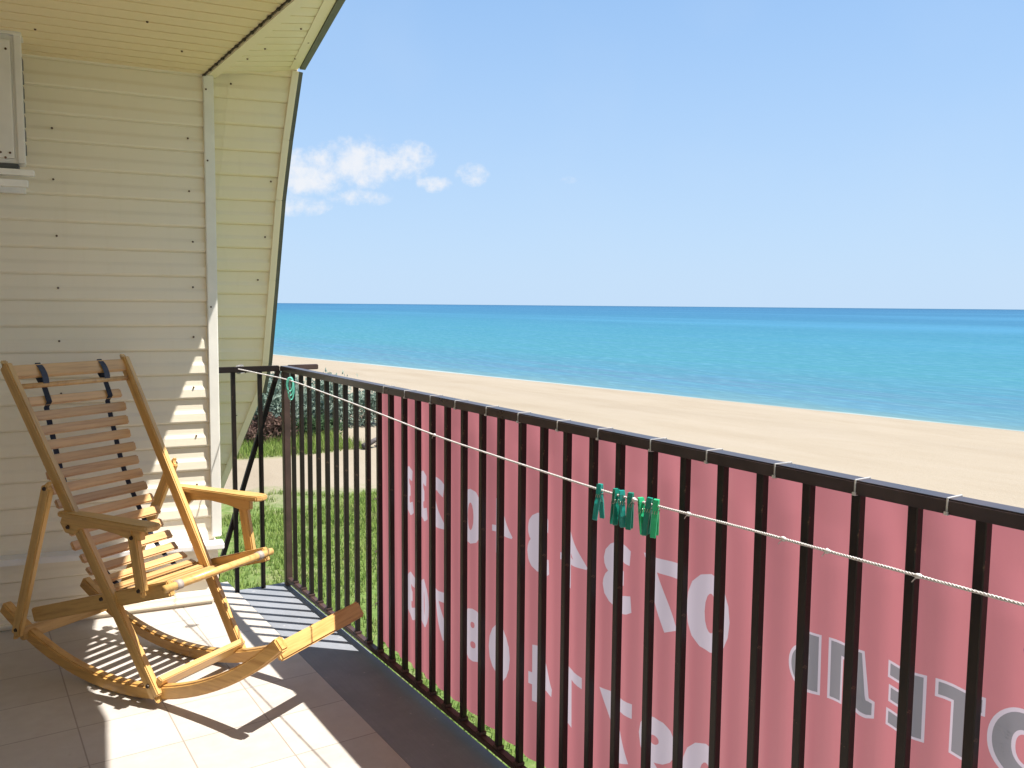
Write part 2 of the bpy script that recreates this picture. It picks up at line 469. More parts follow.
# turf: near the house, ragged edge
edge = s.math('ADD', s.math('MULTIPLY', s.math('SUBTRACT', n1, .5), 5.0), s.math('MULTIPLY', s.math('SUBTRACT', n2, .5), 1.6))
gA = s.n('ShaderNodeMapRange', {0: s.math('ADD', s.math('ADD', Y, s.math('MULTIPLY', X, .12)), edge), 1: 19.6, 2: 21.0, 3: 1., 4: 0.}).outputs[0]
gB = s.n('ShaderNodeMapRange', {0: s.math('ADD', X, s.math('MULTIPLY', edge, .6)), 1: 10.4, 2: 11.4, 3: 1., 4: 0.}).outputs[0]
gC1 = s.n('ShaderNodeMapRange', {0: s.math('ADD', Y, s.math('MULTIPLY', edge, .5)), 1: 24.8, 2: 25.6, 3: 0., 4: 1.}).outputs[0]
gC2 = s.n('ShaderNodeMapRange', {0: s.math('ADD', Y, edge), 1: 31., 2: 33., 3: 1., 4: 0.}).outputs[0]
gr_ = s.math('MULTIPLY', s.math('MAXIMUM', gA, s.math('MULTIPLY', gC1, gC2)), gB)
turf = s.ramp(n2, ((.25, (0.077, 0.132, 0.0275)), (.55, (0.132, 0.187, 0.0495)), (.8, (0.242, 0.231, 0.11))))
turf = s.mix(s.n('ShaderNodeMapRange', {0: s.noise(c, .9, 5, .6), 1: .56, 2: .7, 3: 0., 4: .75}).outputs[0], turf, (.30, .25, .15))
s.P(Base_Color=s.mix(gr_, sand, turf), Roughness=s.math('SUBTRACT', .92, s.math('MULTIPLY', wet, .5)))
s.set(s.b, 'Specular IOR Level', .2)
s.bump(s.math('ADD', s.math('MULTIPLY', n2, 1.0), s.math('MULTIPLY', n4, .4)), .5, .06)
tag(link('ground', bm, s.m, None, True), 'pale sandy beach running along the sea with green turf below the balcony', None, None, 'structure')

# sea sheet
bm = bmesh.new()
sx = [20, 30, 36, 40, 44, 48, 52, 60, 80, 120, 200, 400, 1000, 3000, 10000, 50000]
sy = [-60000, -10000, -2000, -500, -100, -40, 0, 20, 40, 60, 80, 100, 150, 250, 500, 1500, 5000, 15000, 60000]
# laid along the shore line so the sheet starts just under the sand
tn = Vector((-SH_N.y, SH_N.x))
gv = [[bm.verts.new((*(SH_N * (SH_D + a - 24) + tn * b), SEA)) for b in sy] for a in sx]
for i in range(len(sx) - 1):
    for j in range(len(sy) - 1): bm.faces.new((gv[i][j], gv[i + 1][j], gv[i + 1][j + 1], gv[i][j + 1]))
s = NT('shallow_blue_sea'); c = s.coord('Object'); sp = s.n('ShaderNodeSeparateXYZ', {0: c})
d = s.math('SUBTRACT', s.math('ADD', s.math('MULTIPLY', sp.outputs[0], SH_N.x), s.math('MULTIPLY', sp.outputs[1], SH_N.y)), SH_D)
ROT = (0, 0, rad(-9.4))
nb = s.noise(s.coord(scale=(.05, .006, .05), rot=ROT), 1.6, 6, .6)
nfar = s.noise(s.coord(scale=(.004, .0006, .01), rot=ROT), 1.5, 5, .6)
nmid = s.noise(s.coord(scale=(.5, .09, .5), rot=ROT), 1.0, 5, .6)
dd = s.math('ADD', s.math('MAXIMUM', d, .05), 1.0)
lg = s.math('MULTIPLY', s.math('LOGARITHM', dd, 10.), s.math('ADD', .86, s.math('MULTIPLY', nb, .28)))
t = s.math('DIVIDE', lg, 4.)
col = s.ramp(t, ((.0, (0.1303, 0.2019, 0.1949)), (.07, (0.09022, 0.174, 0.1949)), (.20, (0.06265, 0.1567, 0.2019)), (.30, (0.04261, 0.1427, 0.1985)), (.40, (0.03509, 0.1532, 0.1985)), (.52, (0.02606, 0.1392, 0.2019)), (.66, (0.01755, 0.1009, 0.1914)), (.85, (0.01303, 0.08006, 0.174)), (1.0, (0.01002, 0.05918, 0.1323))))
# weed and stone bands just off the beach
band = s.n('ShaderNodeMapRange', {0: s.noise(s.coord(scale=(.22, .02, .2), rot=ROT), 2.0, 6, .65), 1: .46, 2: .58, 3: 0., 4: .75}).outputs[0]
win = s.math('MULTIPLY', s.n('ShaderNodeMapRange', {0: d, 1: 3., 2: 7., 3: 0., 4: 1.}).outputs[0], s.n('ShaderNodeMapRange', {0: d, 1: 13., 2: 26., 3: 1., 4: 0.}).outputs[0])
col = s.mix(s.math('MULTIPLY', band, win), col, (.06, .13, .20))
col = s.mix(s.n('ShaderNodeMapRange', {0: nfar, 1: .52, 2: .68, 3: 0., 4: .4}).outputs[0], col, (.055, .20, .33))
col = s.mix(s.n('ShaderNodeMapRange', {0: nmid, 1: .46, 2: .70, 3: 0., 4: .45}).outputs[0], col, (.05, .16, .26))
rip = s.noise(s.coord(scale=(1.1, .22, 1), rot=ROT), 2.2, 4, .65)
col = s.mix(s.n('ShaderNodeMapRange', {0: rip, 1: .48, 2: .70, 3: 0., 4: .34}).outputs[0], col, (.13, .30, .36))
foam = s.math('MULTIPLY', s.n('ShaderNodeMapRange', {0: s.math('ADD', d, s.math('MULTIPLY', s.math('SUBTRACT', nb, .5), 3.)), 1: .15, 2: .6, 3: .35, 4: 0.}).outputs[0], 1.0)
col = s.mix(foam, col, (.62, .62, .58))
wv = s.noise(s.coord(scale=(.8, .25, .8), rot=ROT), 1.2, 5, .6)
bp = s.n('ShaderNodeBump', {'Height': wv, 'Strength': .5, 'Distance': .25})
df = s.n('ShaderNodeBsdfDiffuse', {'Color': col, 'Normal': bp.outputs[0]}); gl = s.n('ShaderNodeBsdfGlossy', {'Color': (1, 1, 1), 'Roughness': .22, 'Normal': bp.outputs[0]})
mx = s.n('ShaderNodeMixShader', {0: .09, 1: df.outputs[0], 2: gl.outputs[0]}); s.t.links.new(mx.outputs[0], s.o.inputs[0])
tag(link('sea', bm, s.m), 'calm turquoise sea deepening to blue at the horizon', None, None, 'structure')


# ================================================================== BALCONY
bm = bmesh.new()
bbox(bm, (-1.25, -2.5, -.18), (1.066, 4.13, 0))
tag(link('balcony_floor', bm, M['tiles']), 'cream tiled balcony floor', None, None, 'structure')
bm = bmesh.new()
bbox(bm, (1.069, -2.5, -.18), (1.307, 3.985, -.003))
tag(link('balcony_floor_edge', bm, M['strip']), 'grey sheet strip along the outer edge of the balcony floor', None, None, 'structure')

# ---- end wall with siding
ang = rad(8)
WD = Vector((math.cos(ang), -math.sin(ang), 0)); WN = Vector((-math.sin(ang), -math.cos(ang), 0))   # along (to the right), outward (to us)
W0 = Vector((.956, 3.92, 0))
def wpt(s_, z, off=0): return W0 + WD * s_ + Vector((0, 0, z)) + WN * off
wall = empty('siding_wall', 'cream horizontal siding wall at the end of the balcony behind the rocking chair', 'wall', W0)
wall.location = (0, 0, 0)
lap_panel('siding_panel', [wpt(-2.3, .20), wpt(0, .20), wpt(0, 2.36), wpt(-2.3, 2.36)], W0, WD, (0, 0, 1), WN, .107, 1.555 - .107 * 20, M['siding'], wall, LAP, .12)
lap_panel('lower_siding', [wpt(-2.3, .0, .035), wpt(.012, .0, .035), wpt(.012, .262, .035), wpt(-2.3, .312, .035)], wpt(0, 0, .035), WD, (0, 0, 1), WN, .088, .012, M['siding'], wall, LAP, .10)
o = beam('ledge', wpt(-2.3, .328, .05), wpt(.035, .262, .05), .085, .026, M['ledge'], wall, (0, 0, 1), .004)
o = beam('plinth', wpt(-2.3, .022, .055), wpt(.005, .022, .055), .05, .044, M['siding'], wall, (0, 0, 1), .018)
bm = bmesh.new(); prism(bm, [wpt(-.012, .29, .024), wpt(.032, .29, .024), wpt(.040, 2.312, .024), wpt(-.004, 2.312, .024)], WN, .05)
bmesh.ops.bevel(bm, geom=bm.edges[:], offset=.004, segments=2, affect='EDGES')
link('corner_trim', bm, M['trim'], wall)
for k in range(2, 22):   # screws in two columns
    z = 1.555 - .107 * 16 + .107 * k + .055
    if z < .4 or z > 2.3: continue
    if k % 2 == 0: screw(wpt(-.065 + random.uniform(-.006, .006), z + random.uniform(-.01, .01), .012), WN, wall)
    if k % 2 == 0: screw(wpt(-.585 + random.uniform(-.004, .004), z + random.uniform(-.012, .012), .012), WN, wall)
for z in (2.25, 1.95, 1.32): screw(wpt(.008, z, .025), WN, wall)

# ---- house wall on the left (out of the frame, still there)
hw = empty('house_wall', 'cream siding wall of the house along the left of the balcony', 'wall')
lap_panel('siding_panel', [(-1.25, -2.5, 0), (-1.25, 4.3, 0), (-1.25, 4.3, 2.36), (-1.25, -2.5, 2.36)], (-1.25, 0, 0), (0, 1, 0), (0, 0, 1), (1, 0, 0), .107, .0, M['siding'], hw, LAP, .15)
beam('door_frame', (-1.22, .9, 1.02), (-1.22, 1.8, 1.02), .05, 2.04, M['trim'], hw)

# ---- roof overhang: boarded ceiling, raised outer soffit, fascia
roof = empty('roof_overhang', 'yellow boarded roof overhang with dark metal edge above the balcony', 'roof')
CZ = 2.318
cwall = lambda x: 3.92 - (x - .956) * math.tan(ang) + .06
JX = .957
lap_panel('ceiling', [(-1.3, -2.5, CZ), (JX, -2.5, CZ), (JX, cwall(JX), CZ), (-1.3, cwall(-1.3), CZ)], (0, 0, CZ), WD, (-WN.x, -WN.y, 0), (0, 0, -1), .098, .03, M['ceiling'], roof, FLATB, .05)
SL = .165
def sof(x, y, dz=0): return Vector((x, y, CZ + SL * (x - JX) + dz))
EDGE = [(1.362, 3.905), (1.345, 3.80), (1.140, 2.892), (1.079, 2.62), (1.105, 2.20), (.98, 1.3), (.98, -2.5)]
sn = Vector((SL, 0, -1)).normalized()
for a, b in ((0, 2), (2, 3), (3, 4), (4, 5)):
    pa, pb = EDGE[a], EDGE[b]
    poly = [sof(JX, pb[1]), sof(max(pb[0], JX + .002), pb[1]), sof(*pa), sof(JX, pa[1])]
    o = lap_panel('soffit', poly, sof(JX, 0), (1, 0, SL), (0, 1, 0), sn, .098, .055, M['wing'], roof, FLATB, .03)
# pale moulding and dark dashed joint along the ceiling
beam('joint_strip', (JX, -2.5, CZ - .003), (JX, 3.97, CZ - .003), .005, .010, M['gap'], roof, bevel=0)
beam('joint_moulding', (JX + .035, -2.5, CZ + SL * .035 - .006), (JX + .035, 3.95, CZ + SL * .035 - .006), .055, .012, M['wing'], roof, (SL, 0, -1), .003)
for i in range(60):
    y = 3.9 - i * .1
    if y < 0: break
    new_box('joint_clip', (JX - .008, y - .010, CZ - .013), (JX + .004, y + .010, CZ - .006), M['gap'], roof, .003)
bm = bmesh.new()
for (a, b) in zip(EDGE[1:-2], EDGE[2:-1]):
    A, B = sof(*a), sof(*b); dx = (B - A); nn = Vector((-dx.y, dx.x, 0)).normalized()
    if nn.x < 0: nn = -nn
    q = [A - nn * .002, A + nn * .022, B + nn * .022, B - nn * .002]
    lo = [p + Vector((0, 0, -.012)) for p in q]; hi = [p + Vector((0, 0, .12)) for p in q]
    va = [bm.verts.new(p) for p in lo]; vb = [bm.verts.new(p) for p in hi]
    bm.faces.new(va[::-1]); bm.faces.new(vb)
    for i in range(4): bm.faces.new((va[i], va[(i + 1) % 4], vb[(i + 1) % 4], vb[i]))
link('fascia', bm, M['fascia'], roof)
bm = bmesh.new()
for (a, b) in zip(EDGE[1:-2], EDGE[2:-1]):
    A, B = sof(*a), sof(*b); dx = (B - A); nn = Vector((-dx.y, dx.x, 0)).normalized()
    if nn.x < 0: nn = -nn
    prism(bm, [A - nn * .045 + Vector((0, 0, -.002)), B - nn * .045 + Vector((0, 0, -.002)), B - nn * .004 + Vector((0, 0, .004)), A - nn * .004 + Vector((0, 0, .004))], (0, 0, -1), -.012)
link('edge_trim', bm, M['wing'], roof)
bm = bmesh.new()   # roof deck above the boards
prism(bm, [(-1.45, -2.55, CZ + .07), (.97, -2.55, CZ + .07), (.98, 1.3, CZ + .075), (1.10, 2.25, CZ + .1), (1.15, 2.9, CZ + .1), (1.32, 3.8, CZ + .12), (1.31, 4.3, CZ + .12), (-1.45, 4.4, CZ + .07)], (0, 0, -1), .06)
link('roof_deck', bm, M['fascia'], roof)
for (x, y) in ((.62, 3.3), (.30, 3.62), (.55, 2.98), (.8, 3.6), (.86, 3.95), (.1, 3.3), (.35, 2.9)): screw((x, y, CZ - .006), (0, 0, -1), roof)
for (x, y) in ((1.06, 3.62), (1.08, 3.45), (1.22, 3.35), (1.26, 3.62), (1.12, 3.15)): screw(sof(x, y, -.006), sn, roof)

# ---- wing wall beyond the end railing: boarded, leaning out at the top
PN = Vector((-.25, -1, -.27)).normalized(); P0 = Vector((.985, 3.96, 2.33))
def wing_pt(x, z):      # point of the wing plane at x, z
    return Vector((x, P0.y - .25 * (x - P0.x) - .27 * (z - P0.z), z))
wing = empty('wing_wall', 'pale yellow boarded wing wall with slanted outer edge past the end railing', 'wall')
OUT = [(.94, .10), (1.04, .18), (1.131, .382), (1.292, .895), (1.311, 1.048), (1.317, 1.45), (1.322, 1.82), (1.335, 2.085), (1.356, 2.375), (.94, 2.43)]
wp_ = [wing_pt(*p) for p in OUT]
ts = Vector((0, -.27, 1)).normalized(); ss_ = Vector((1, -.25, 0)).normalized()
lap_panel('siding_panel', wp_, P0, ss_, PN.cross(ss_) * (1 if PN.cross(ss_).z > 0 else -1), PN, .111, .018, M['wing'], wing, LAP, .05)
for i in range(1, 9):
    a, b = wing_pt(*OUT[i]), wing_pt(*OUT[i + 1 if i < 8 else 8])
    if i == 8: break
    sd = (b - a).normalized(); inn = PN.cross(sd).normalized()
    if inn.x > 0: inn = -inn
    beam('edge_trim', a + inn * .014 + PN * .012, b + inn * .014 + PN * .012, .030, .022, M['wing'], wing, PN, .002)
    if i >= 3:
        beam('edge_flashing', a - inn * .010 - PN * .014, b - inn * .010 - PN * .014, .018, .06, M['fascia'], wing, PN, .001)
for (x, z) in ((1.05, 1.95), (1.05, 1.1), (1.27, 1.9), (1.24, 1.45), (1.21, 1.0), (1.20, .88), (1.18, .78), (1.28, 2.25), (1.08, 2.3), (1.26, 1.65)): screw(wing_pt(x, z) + PN * .008, PN, wing)
for x in (1.045,): tag(link('drip_wire', tube_bm([wing_pt(x + .03, 2.4) + PN * .017, wing_pt(x, 1.7) + PN * .017, wing_pt(x - .02, 1.2) + PN * .017], .0012, 5), M['wing'], wing))

# ---- outdoor unit of the air conditioner on the end wall
ac = empty('air_conditioner', 'white outdoor air conditioner unit bracketed high on the siding wall', 'air conditioner')
AM = Matrix.Translation(W0) @ Matrix((WD, -WN, Vector((0, 0, 1)))).transposed().to_4x4()   # local x along wall, y into wall, z up
def acbox(name, lo, hi, mat, bev=0, par=ac):
    o = new_box(name, lo, hi, mat, par, bev); o.matrix_basis = AM; return o
ax = -.664
acbox('casing', (ax - .75, -.31, 1.842), (ax, -.22, 2.31), M['ac'], .012)
acbox('front_panel', (ax - .73, -.318, 1.86), (ax - .030, -.308, 2.285), M['ac'], .006)
acbox('edge_post', (ax - .020, -.320, 1.845), (ax + .004, -.296, 2.306), M['ac'], .004)
acbox('top_cover', (ax - .755, -.324, 2.302), (ax + .006, -.215, 2.316), M['ac'], .004)
for k in range(7):
    acbox('side_fin', (ax - .002, -.292, 1.885 + k * .052), (ax + .004, -.23, 1.924 + k * .052), M['ac_dark'], .003)
for y in (-.285,):
    acbox('foot', (ax - .10, y - .03, 1.824), (ax - .02, y + .03, 1.843), M['ac_dark'], .004)
acbox('bracket_arm', (ax - .70, -.33, 1.800), (ax + .030, -.29, 1.822), M['ledge'], .003)
acbox('bracket_arm', (ax - .70, -.315, 1.760), (ax + .008, -.28, 1.786), M['ledge'], .003)
acbox('bracket_rail', (ax - .72, -.05, 1.765), (ax - .02, -.012, 1.795), M['ledge'], .003)
for (dx, dz) in ((-.045, .03), (-.045, .40), (-.075, .03), (-.06, .012)):
    o = screw((ax + dx, -.320, 1.85 + dz), (0, -1, 0), ac); o.matrix_basis = AM @ o.matrix_basis

# ---- railing
RX = 1.30
rail = empty('balcony_railing', 'black brown steel balcony railing with thin square balusters along the outer edge', 'railing', (RX, 3.93, 0))
rail.location = (0, 0, 0)
beam('top_rail', (RX, -1.0, 1.0350), (RX, 3.952, 1.0350), .040, .025, M['railtop'], rail, bevel=.003)
beam('bottom_rail', (RX, -1.0, .030), (RX, 3.93, .030), .026, .020, M['post'], rail, bevel=.003)
beam('post', (RX, 3.93, .0), (RX, 3.93, 1.022), .032, .034, M['post'], rail, (0, 1, 0), .003)
SP = .10474
base_bm = None
for k in range(1, 46):
    y = 3.93 - SP * k + random.uniform(-.004, .004)
    if base_bm is None:
        m, ln = frame((0, 0, .04), (0, 0, 1.022), (0, 1, 0)); b_ = bmesh.new()
        bbox(b_, (-ln / 2, -.0088, -.0088), (ln / 2, .0088, .0088), .0015, 1)
        base_bm = link('baluster', b_, M['rail'], rail, False, m); base_loc = m.translation.copy(); o = base_bm
    else:
        o = base_bm.copy(); COL.objects.link(o)
    o.location = (RX + random.uniform(-.001, .001), y, base_loc.z)
    e_ = o.rotation_euler.copy(); e_.x += random.uniform(-.003, .003); o.rotation_euler = e_
    if k <= 32:   # small weld foot on the bottom rail
        new_box('weld_foot', (RX - .014, y - .012, .040), (RX + .012, y + .012, .050), M['post'], rail, .003)

erail = empty('end_railing', 'short black railing closing the end of the balcony, with a diagonal brace', 'railing')
EY = 3.955
beam('top_rail', (.955, EY, 1.036), (1.277, EY, 1.036), .030, .026, M['rail'], erail)
beam('rail_stub', (1.322, EY, 1.038), (1.465, EY, 1.038), .030, .024, M['post'], erail)
for x in (1.066, 1.188): beam('baluster', (x, EY + .005, -.06), (x, EY + .005, 1.03), .0185, .0185, M['rail'], erail, (0, 1, 0), .0015)
beam('brace', (1.283, EY + .03, 1.025), (.975, EY + .03, .06), .020, .020, M['rail'], erail, (0, 1, 0), .0015)

# ---- banner
bx0 = RX + .0212
ban = empty('banner', 'faded red advertising banner tied to the outside of the railing, print seen in reverse', 'banner', (bx0, 2.9, 0))
ban.location = (0, 0, 0)
BY0, BY1, BZ0, BZ1 = 2.945, -.95, .050, 1.040
def ban_pt(y, z):
    k = (BZ1 - z) / (BZ1 - BZ0)
    fold = .006 * math.sin(y * 2 * math.pi / .172 + .7) * max(0, 1 - k * 1.4) ** 2 * min(1, k * 12) +   .0058 * math.sin(y * 60.0 + 1.1 + 2 * noise.noise(Vector((y * 2, 0, 3)))) * min(1, k * 6) + .008 * noise.noise(Vector((y * 3.1, z * .7, 2))) * min(1, k * 6) + .005 * noise.noise(Vector((y * 11, z * .5, 5))) * min(1, k * 6)
    zz = z + .012 * noise.noise(Vector((y * 1.7, 0, 9))) * k * k
    return Vector((bx0 + .003 + .012 * k + fold * .9, y, zz))

def text_tris(txt, y_left, y_right, zb, zt, grow):
    """glyph outline as triangles in the banner's (y, z) plane; reads properly from the sea side"""
    cu = bpy.data.curves.new('text', 'FONT'); cu.body = txt; cu.resolution_u = 4
    to = bpy.data.objects.new('text', cu); COL.objects.link(to)
    dg = bpy.context.evaluated_depsgraph_get(); dg.update()
    me = bpy.data.meshes.new_from_object(to.evaluated_get(dg)); bpy.data.objects.remove(to); bpy.data.curves.remove(cu)
    x0 = min(v.co.x for v in me.vertices); x1 = max(v.co.x for v in me.vertices); y0 = min(v.co.y for v in me.vertices); y1 = max(v.co.y for v in me.vertices)
    b_ = bmesh.new(); b_.from_mesh(me); bpy.data.meshes.remove(me)
    bmesh.ops.remove_doubles(b_, verts=b_.verts, dist=1e-5)
    g = grow
    for v in b_.verts:
        fx = (v.co.x - x0) / (x1 - x0); fy = (v.co.y - y0) / (y1 - y0)
        v.co = Vector((0, y_right - 0 + (y_left - y_right) * fx, zb + (zt - zb) * fy))
    mv_ = {}
    for v in b_.verts:
        acc = Vector()
        for e in v.link_edges:
            if len(e.link_faces) != 1: continue
            d_ = e.verts[1].co - e.verts[0].co; n_ = Vector((0, -d_.z, d_.y))
            if n_.length < 1e-9: continue
            n_.normalize(); c_ = e.link_faces[0].calc_center_median(); mid = (e.verts[0].co + e.verts[1].co) / 2
            if n_.dot(mid - c_) < 0: n_ = -n_
            acc += n_
        if acc.length > 1e-6: mv_[v] = acc.normalized() * g
    for v, dv in mv_.items(): v.co += dv
    bmesh.ops.triangulate(b_, faces=b_.faces)
    t_ = [[(v.co.y, v.co.z) for v in f.verts] for f in b_.faces if f.calc_area() > 1e-9]
    b_.free(); return t_
R1 = (('0', 1.208, 1.316), ('7', 1.358, 1.470), ('3', 1.512, 1.606), ('4', 1.690, 1.795), ('3', 1.850, 1.940), ('4', 2.032, 2.135), ('0', 2.210, 2.308), ('2', 2.440, 2.530), ('3', 2.556, 2.638), ('3', 2.660, 2.734))
R2 = (('0', 1.212, 1.322), ('9', 1.366, 1.475), ('7', 1.505, 1.615), ('1', 1.700, 1.778), ('4', 1.835, 1.935), ('0', 2.042, 2.145), ('8', 2.205, 2.298), ('7', 2.412, 2.515), ('0', 2.556, 2.636), ('3', 2.654, 2.732))
tris = []      # (class, triangle)
names = {}     # class number -> (part name, material)
def put(mat, ts):
    k = 1 + len(names); names[k] = ('letter', mat); tris.extend((k, t_) for t_ in ts)
for row, zb, zt in ((R1, .612, .762), (R2, .234, .382)):
    for ch, yr, yl in row:
        if ch == '1':
            put('letter', [[(yl - .040, zb - .006), (yl, zb - .006), (yl, zt + .006), (yl - .040, zt + .006)], [(yr, zt - .034), (yl - .040, zt - .022), (yl - .040, zt + .006), (yr, zt - .004)]])
        else: put('letter', text_tris(ch, yl - .005, yr + .005, zb, zt, .0115))
for ch, yr, yl in (('О', .560, .668), ('Т', .676, .760), ('Е', .772, .846), ('Л', .868, .965), ('Ь', .978, 1.052)):
    put('letter', text_tris(ch, yl - .010, yr + .010, .628, .725, .0140)); names[len(names)] = ('letter_outline', 'letter')
    put('letter_grey', text_tris(ch, yl - .010, yr + .010, .628, .725, .0075))
cc = [(.605 + .022 * math.cos(i * math.pi / 10), .83 + .016 * math.sin(i * math.pi / 10)) for i in range(20)]
put('letter_purple', [cc]); names[len(names)] = ('printed_mark', 'letter_purple')
from mathutils.geometry import delaunay_2d_cdt
cv, cf = [], []
for cl_, t_ in tris:
    # counter-clockwise
    ar = sum(t_[i][0] * t_[(i + 1) % len(t_)][1] - t_[(i + 1) % len(t_)][0] * t_[i][1] for i in range(len(t_)))
    if ar < 0: t_ = t_[::-1]
    fine = []
    for i in range(len(t_)):
        a, b = Vector(t_[i]), Vector(t_[(i + 1) % len(t_)]); m_ = max(1, math.ceil((b - a).length / .014))
        fine += [tuple(a.lerp(b, q / m_)) for q in range(m_)]
    t_ = fine
    k0 = len(cv); n_ = len(t_); cv += [Vector(p) for p in t_]; cf += [(k0 + i, k0 + (i + 1) % n_) for i in range(n_)]
ny, nz_ = 300, 50
for i in range(ny + 1):
    for j in range(nz_ + 1):
        cv.append(Vector((BY0 + (BY1 - BY0) * i / ny, BZ0 + (BZ1 - BZ0) * j / nz_)))
ov, oe, of, _, _, fo = delaunay_2d_cdt(cv, cf, [], 0, 1e-5, False)
names[0] = ('cloth', 'banner'); groups = {k: [] for k in names}
cells = {}
for cl_, t_ in tris:
    ys_ = [p[0] for p in t_]; zs_ = [p[1] for p in t_]
    for a in range(int(min(ys_) * 50), int(max(ys_) * 50) + 1):
        for b in range(int(min(zs_) * 50), int(max(zs_) * 50) + 1): cells.setdefault((a, b), []).append((cl_, t_))
def inside(p, t_):
    sg_ = [(t_[(i + 1) % len(t_)][0] - t_[i][0]) * (p.y - t_[i][1]) - (t_[(i + 1) % len(t_)][1] - t_[i][1]) * (p.x - t_[i][0]) for i in range(len(t_))]
    return all(q >= -1e-10 for q in sg_) or all(q <= 1e-10 for q in sg_)
for f in of:
    c_ = sum((ov[i] for i in f), Vector((0, 0))) / len(f)
    groups[max([k for k, t_ in cells.get((int(c_.x * 50), int(c_.y * 50)), ()) if inside(c_, t_)], default=0)].append(f)
P3 = [ban_pt(p.x, p.y) for p in ov]
def ban_n(y, z):
    a = ban_pt(y + .002, z) - ban_pt(y - .002, z); b = ban_pt(y, min(BZ1, z + .002)) - ban_pt(y, z - .002)
    n_ = a.cross(b).normalized(); return n_ if n_.x < 0 else -n_
for k, (nm, mt) in sorted(names.items()):
    if not groups[k]: continue
    used = sorted({i for f in groups[k] for i in f}); ix_ = {v: i for i, v in enumerate(used)}
    fs_ = []
    for f in groups[k]:
        g_ = [ix_[i] for i in f]; a, b, c_ = (P3[i] for i in f[:3])
        if (b - a).cross(c_ - a).x > 0: g_ = g_[::-1]
        fs_.append(g_)
    me = bpy.data.meshes.new(nm); me.from_pydata([P3[i] for i in used], [], fs_); me.update()
    for p in me.polygons: p.use_smooth = True
    me.normals_split_custom_set_from_vertices([ban_n(ov[i].x, ov[i].y) for i in used])
    me.materials.append(M[mt]); o = bpy.data.objects.new(nm, me); COL.objects.link(o); o.parent = ban

# ---- cable ties on the rail
def tie_mesh():
    b_ = bmesh.new(); h, w_ = .0134, .0208
    pts = [(-w_, 0, -h), (-w_, 0, h), (w_ + .003, 0, h), (w_ + .006, 0, -h), (-w_, 0, -h)]
    for a, b in zip(pts[:-1], pts[1:]):
        m, ln = frame(a, b, (0, 1, 0)); q = bmesh.new(); bbox(q, (-ln / 2, -.0007, -.0013), (ln / 2, .0007, .0013))
        q.transform(m); me = bpy.data.meshes.new('t'); q.to_mesh(me); q.free(); b_.from_mesh(me); bpy.data.meshes.remove(me)
    bbox(b_, (-w_ - .004, -.0030, -h), (-w_, .0030, -h + .006), .001)
    return b_
tie0 = None
for y in (.395, .56, .728, .890, 1.059, 1.233, 1.40, 1.585, 1.751, 1.932, 2.098, 2.278, 2.44, 2.628, 2.80):
    if tie0 is None:
        tie0 = link('cable_tie', tie_mesh(), M['tie']); o = tie0
    else:
        o = tie0.copy(); COL.objects.link(o)
    o.location = (RX, y, 1.035); o.rotation_euler = (0, random.uniform(-.02, .02), random.uniform(-.08, .08))
    tag(o, 'thin white cable tie looped round the top rail to hold the banner', 'cable tie', 'cable ties along the top rail')
for z in (.22, .42, .62, .82):
    o = tag(link('cable_tie', tube_bm([(RX - .012, 2.893, z - .002), (RX - .010, 2.902, z), (RX + .01, 2.915, z), (RX + .034, 2.935, z - .003), (RX + .024, 2.943, z - .01)], .0016, 6), M['tie'], None), 'small white tie fastening the far edge of the banner to a baluster', 'cable tie', 'ties down the far edge of the banner')

# ---- clothesline
LP = [(1.085, 3.935, 1.040), (1.113, 3.31, 1.0376), (1.148, 2.70, .9956), (1.168, 2.15, .9575), (1.183, 1.774, .943), (1.197, 1.472, .931), (1.2, 1.281, .931), (1.2, 1.118, .937), (1.2, .568, .942), (1.21, -1.0, .96)]
def line_at(y):
    for a, b in zip(LP[:-1], LP[1:]):
        if a[1] >= y >= b[1]:
            k = (a[1] - y) / (a[1] - b[1]); k2 = k
            return Vector(a).lerp(Vector(b), k2)
    return Vector(LP[-1])
pts = []
nn = 320
ysamp = [3.935 - (4.935) * i / nn for i in range(nn + 1)]
raw = [line_at(y) for y in ysamp]
sm = []
for i in range(len(raw)):
    lo, hi = max(0, i - 8), min(len(raw), i + 9); m_ = min(i - lo, hi - 1 - i)
    seg_ = raw[i - m_:i + m_ + 1]; sm.append(sum(seg_, Vector()) / len(seg_))
def line_pt(y):
    f = (3.935 - y) / 4.935 * nn; i = max(0, min(nn - 1, int(f))); return sm[i].lerp(sm[i + 1], f - i)
bm = bmesh.new()
for ph in range(3):   # three twisted strands
    P_ = []
    for i in range(nn * 6 + 1):
        y = 3.935 - 4.935 * i / (nn * 6); p = line_pt(y); a_ = i * .95 + ph * 2.094
        P_.append(p + Vector((math.cos(a_) * .0014, 0, math.sin(a_) * .0014)))
    tube_bm(P_, .0015, 4, bm)
for y in (.72, .97, 1.20, .88, 2.2, 1.36, 3.1):
    p = line_pt(y); q = bmesh.ops.create_icosphere(bm, subdivisions=2, radius=.0044)
    for v in q['verts']: v.co = p + Vector((v.co.x, v.co.y * 1.5, v.co.z)) + Vector((0, 0, random.uniform(-.001, .001)))
    a_ = random.uniform(0, 6)
    tube_bm([p, p + Vector((-.004, .004, -.006)), p + Vector((-.003, .008, -.011))], .0008, 4, bm)
tag(link('clothesline', bm, M['rope'], None, True), 'white twisted rope clothesline strung along inside the railing', 'clothesline')
bm = tube_bm([Vector((1.085 + .016 * math.cos(a_), 3.958 + .004 * math.sin(k * 1.3), 1.036 + .019 * math.sin(a_))) + Vector((.0015 * k, 0, 0)) for k in range(28) for a_ in (k * 2 * math.pi / 9,)], .003, 6)
for v in bm.verts: v.co = Vector((v.co.x, EY + (v.co.x - 1.085) * 1.1 - .002, v.co.z))
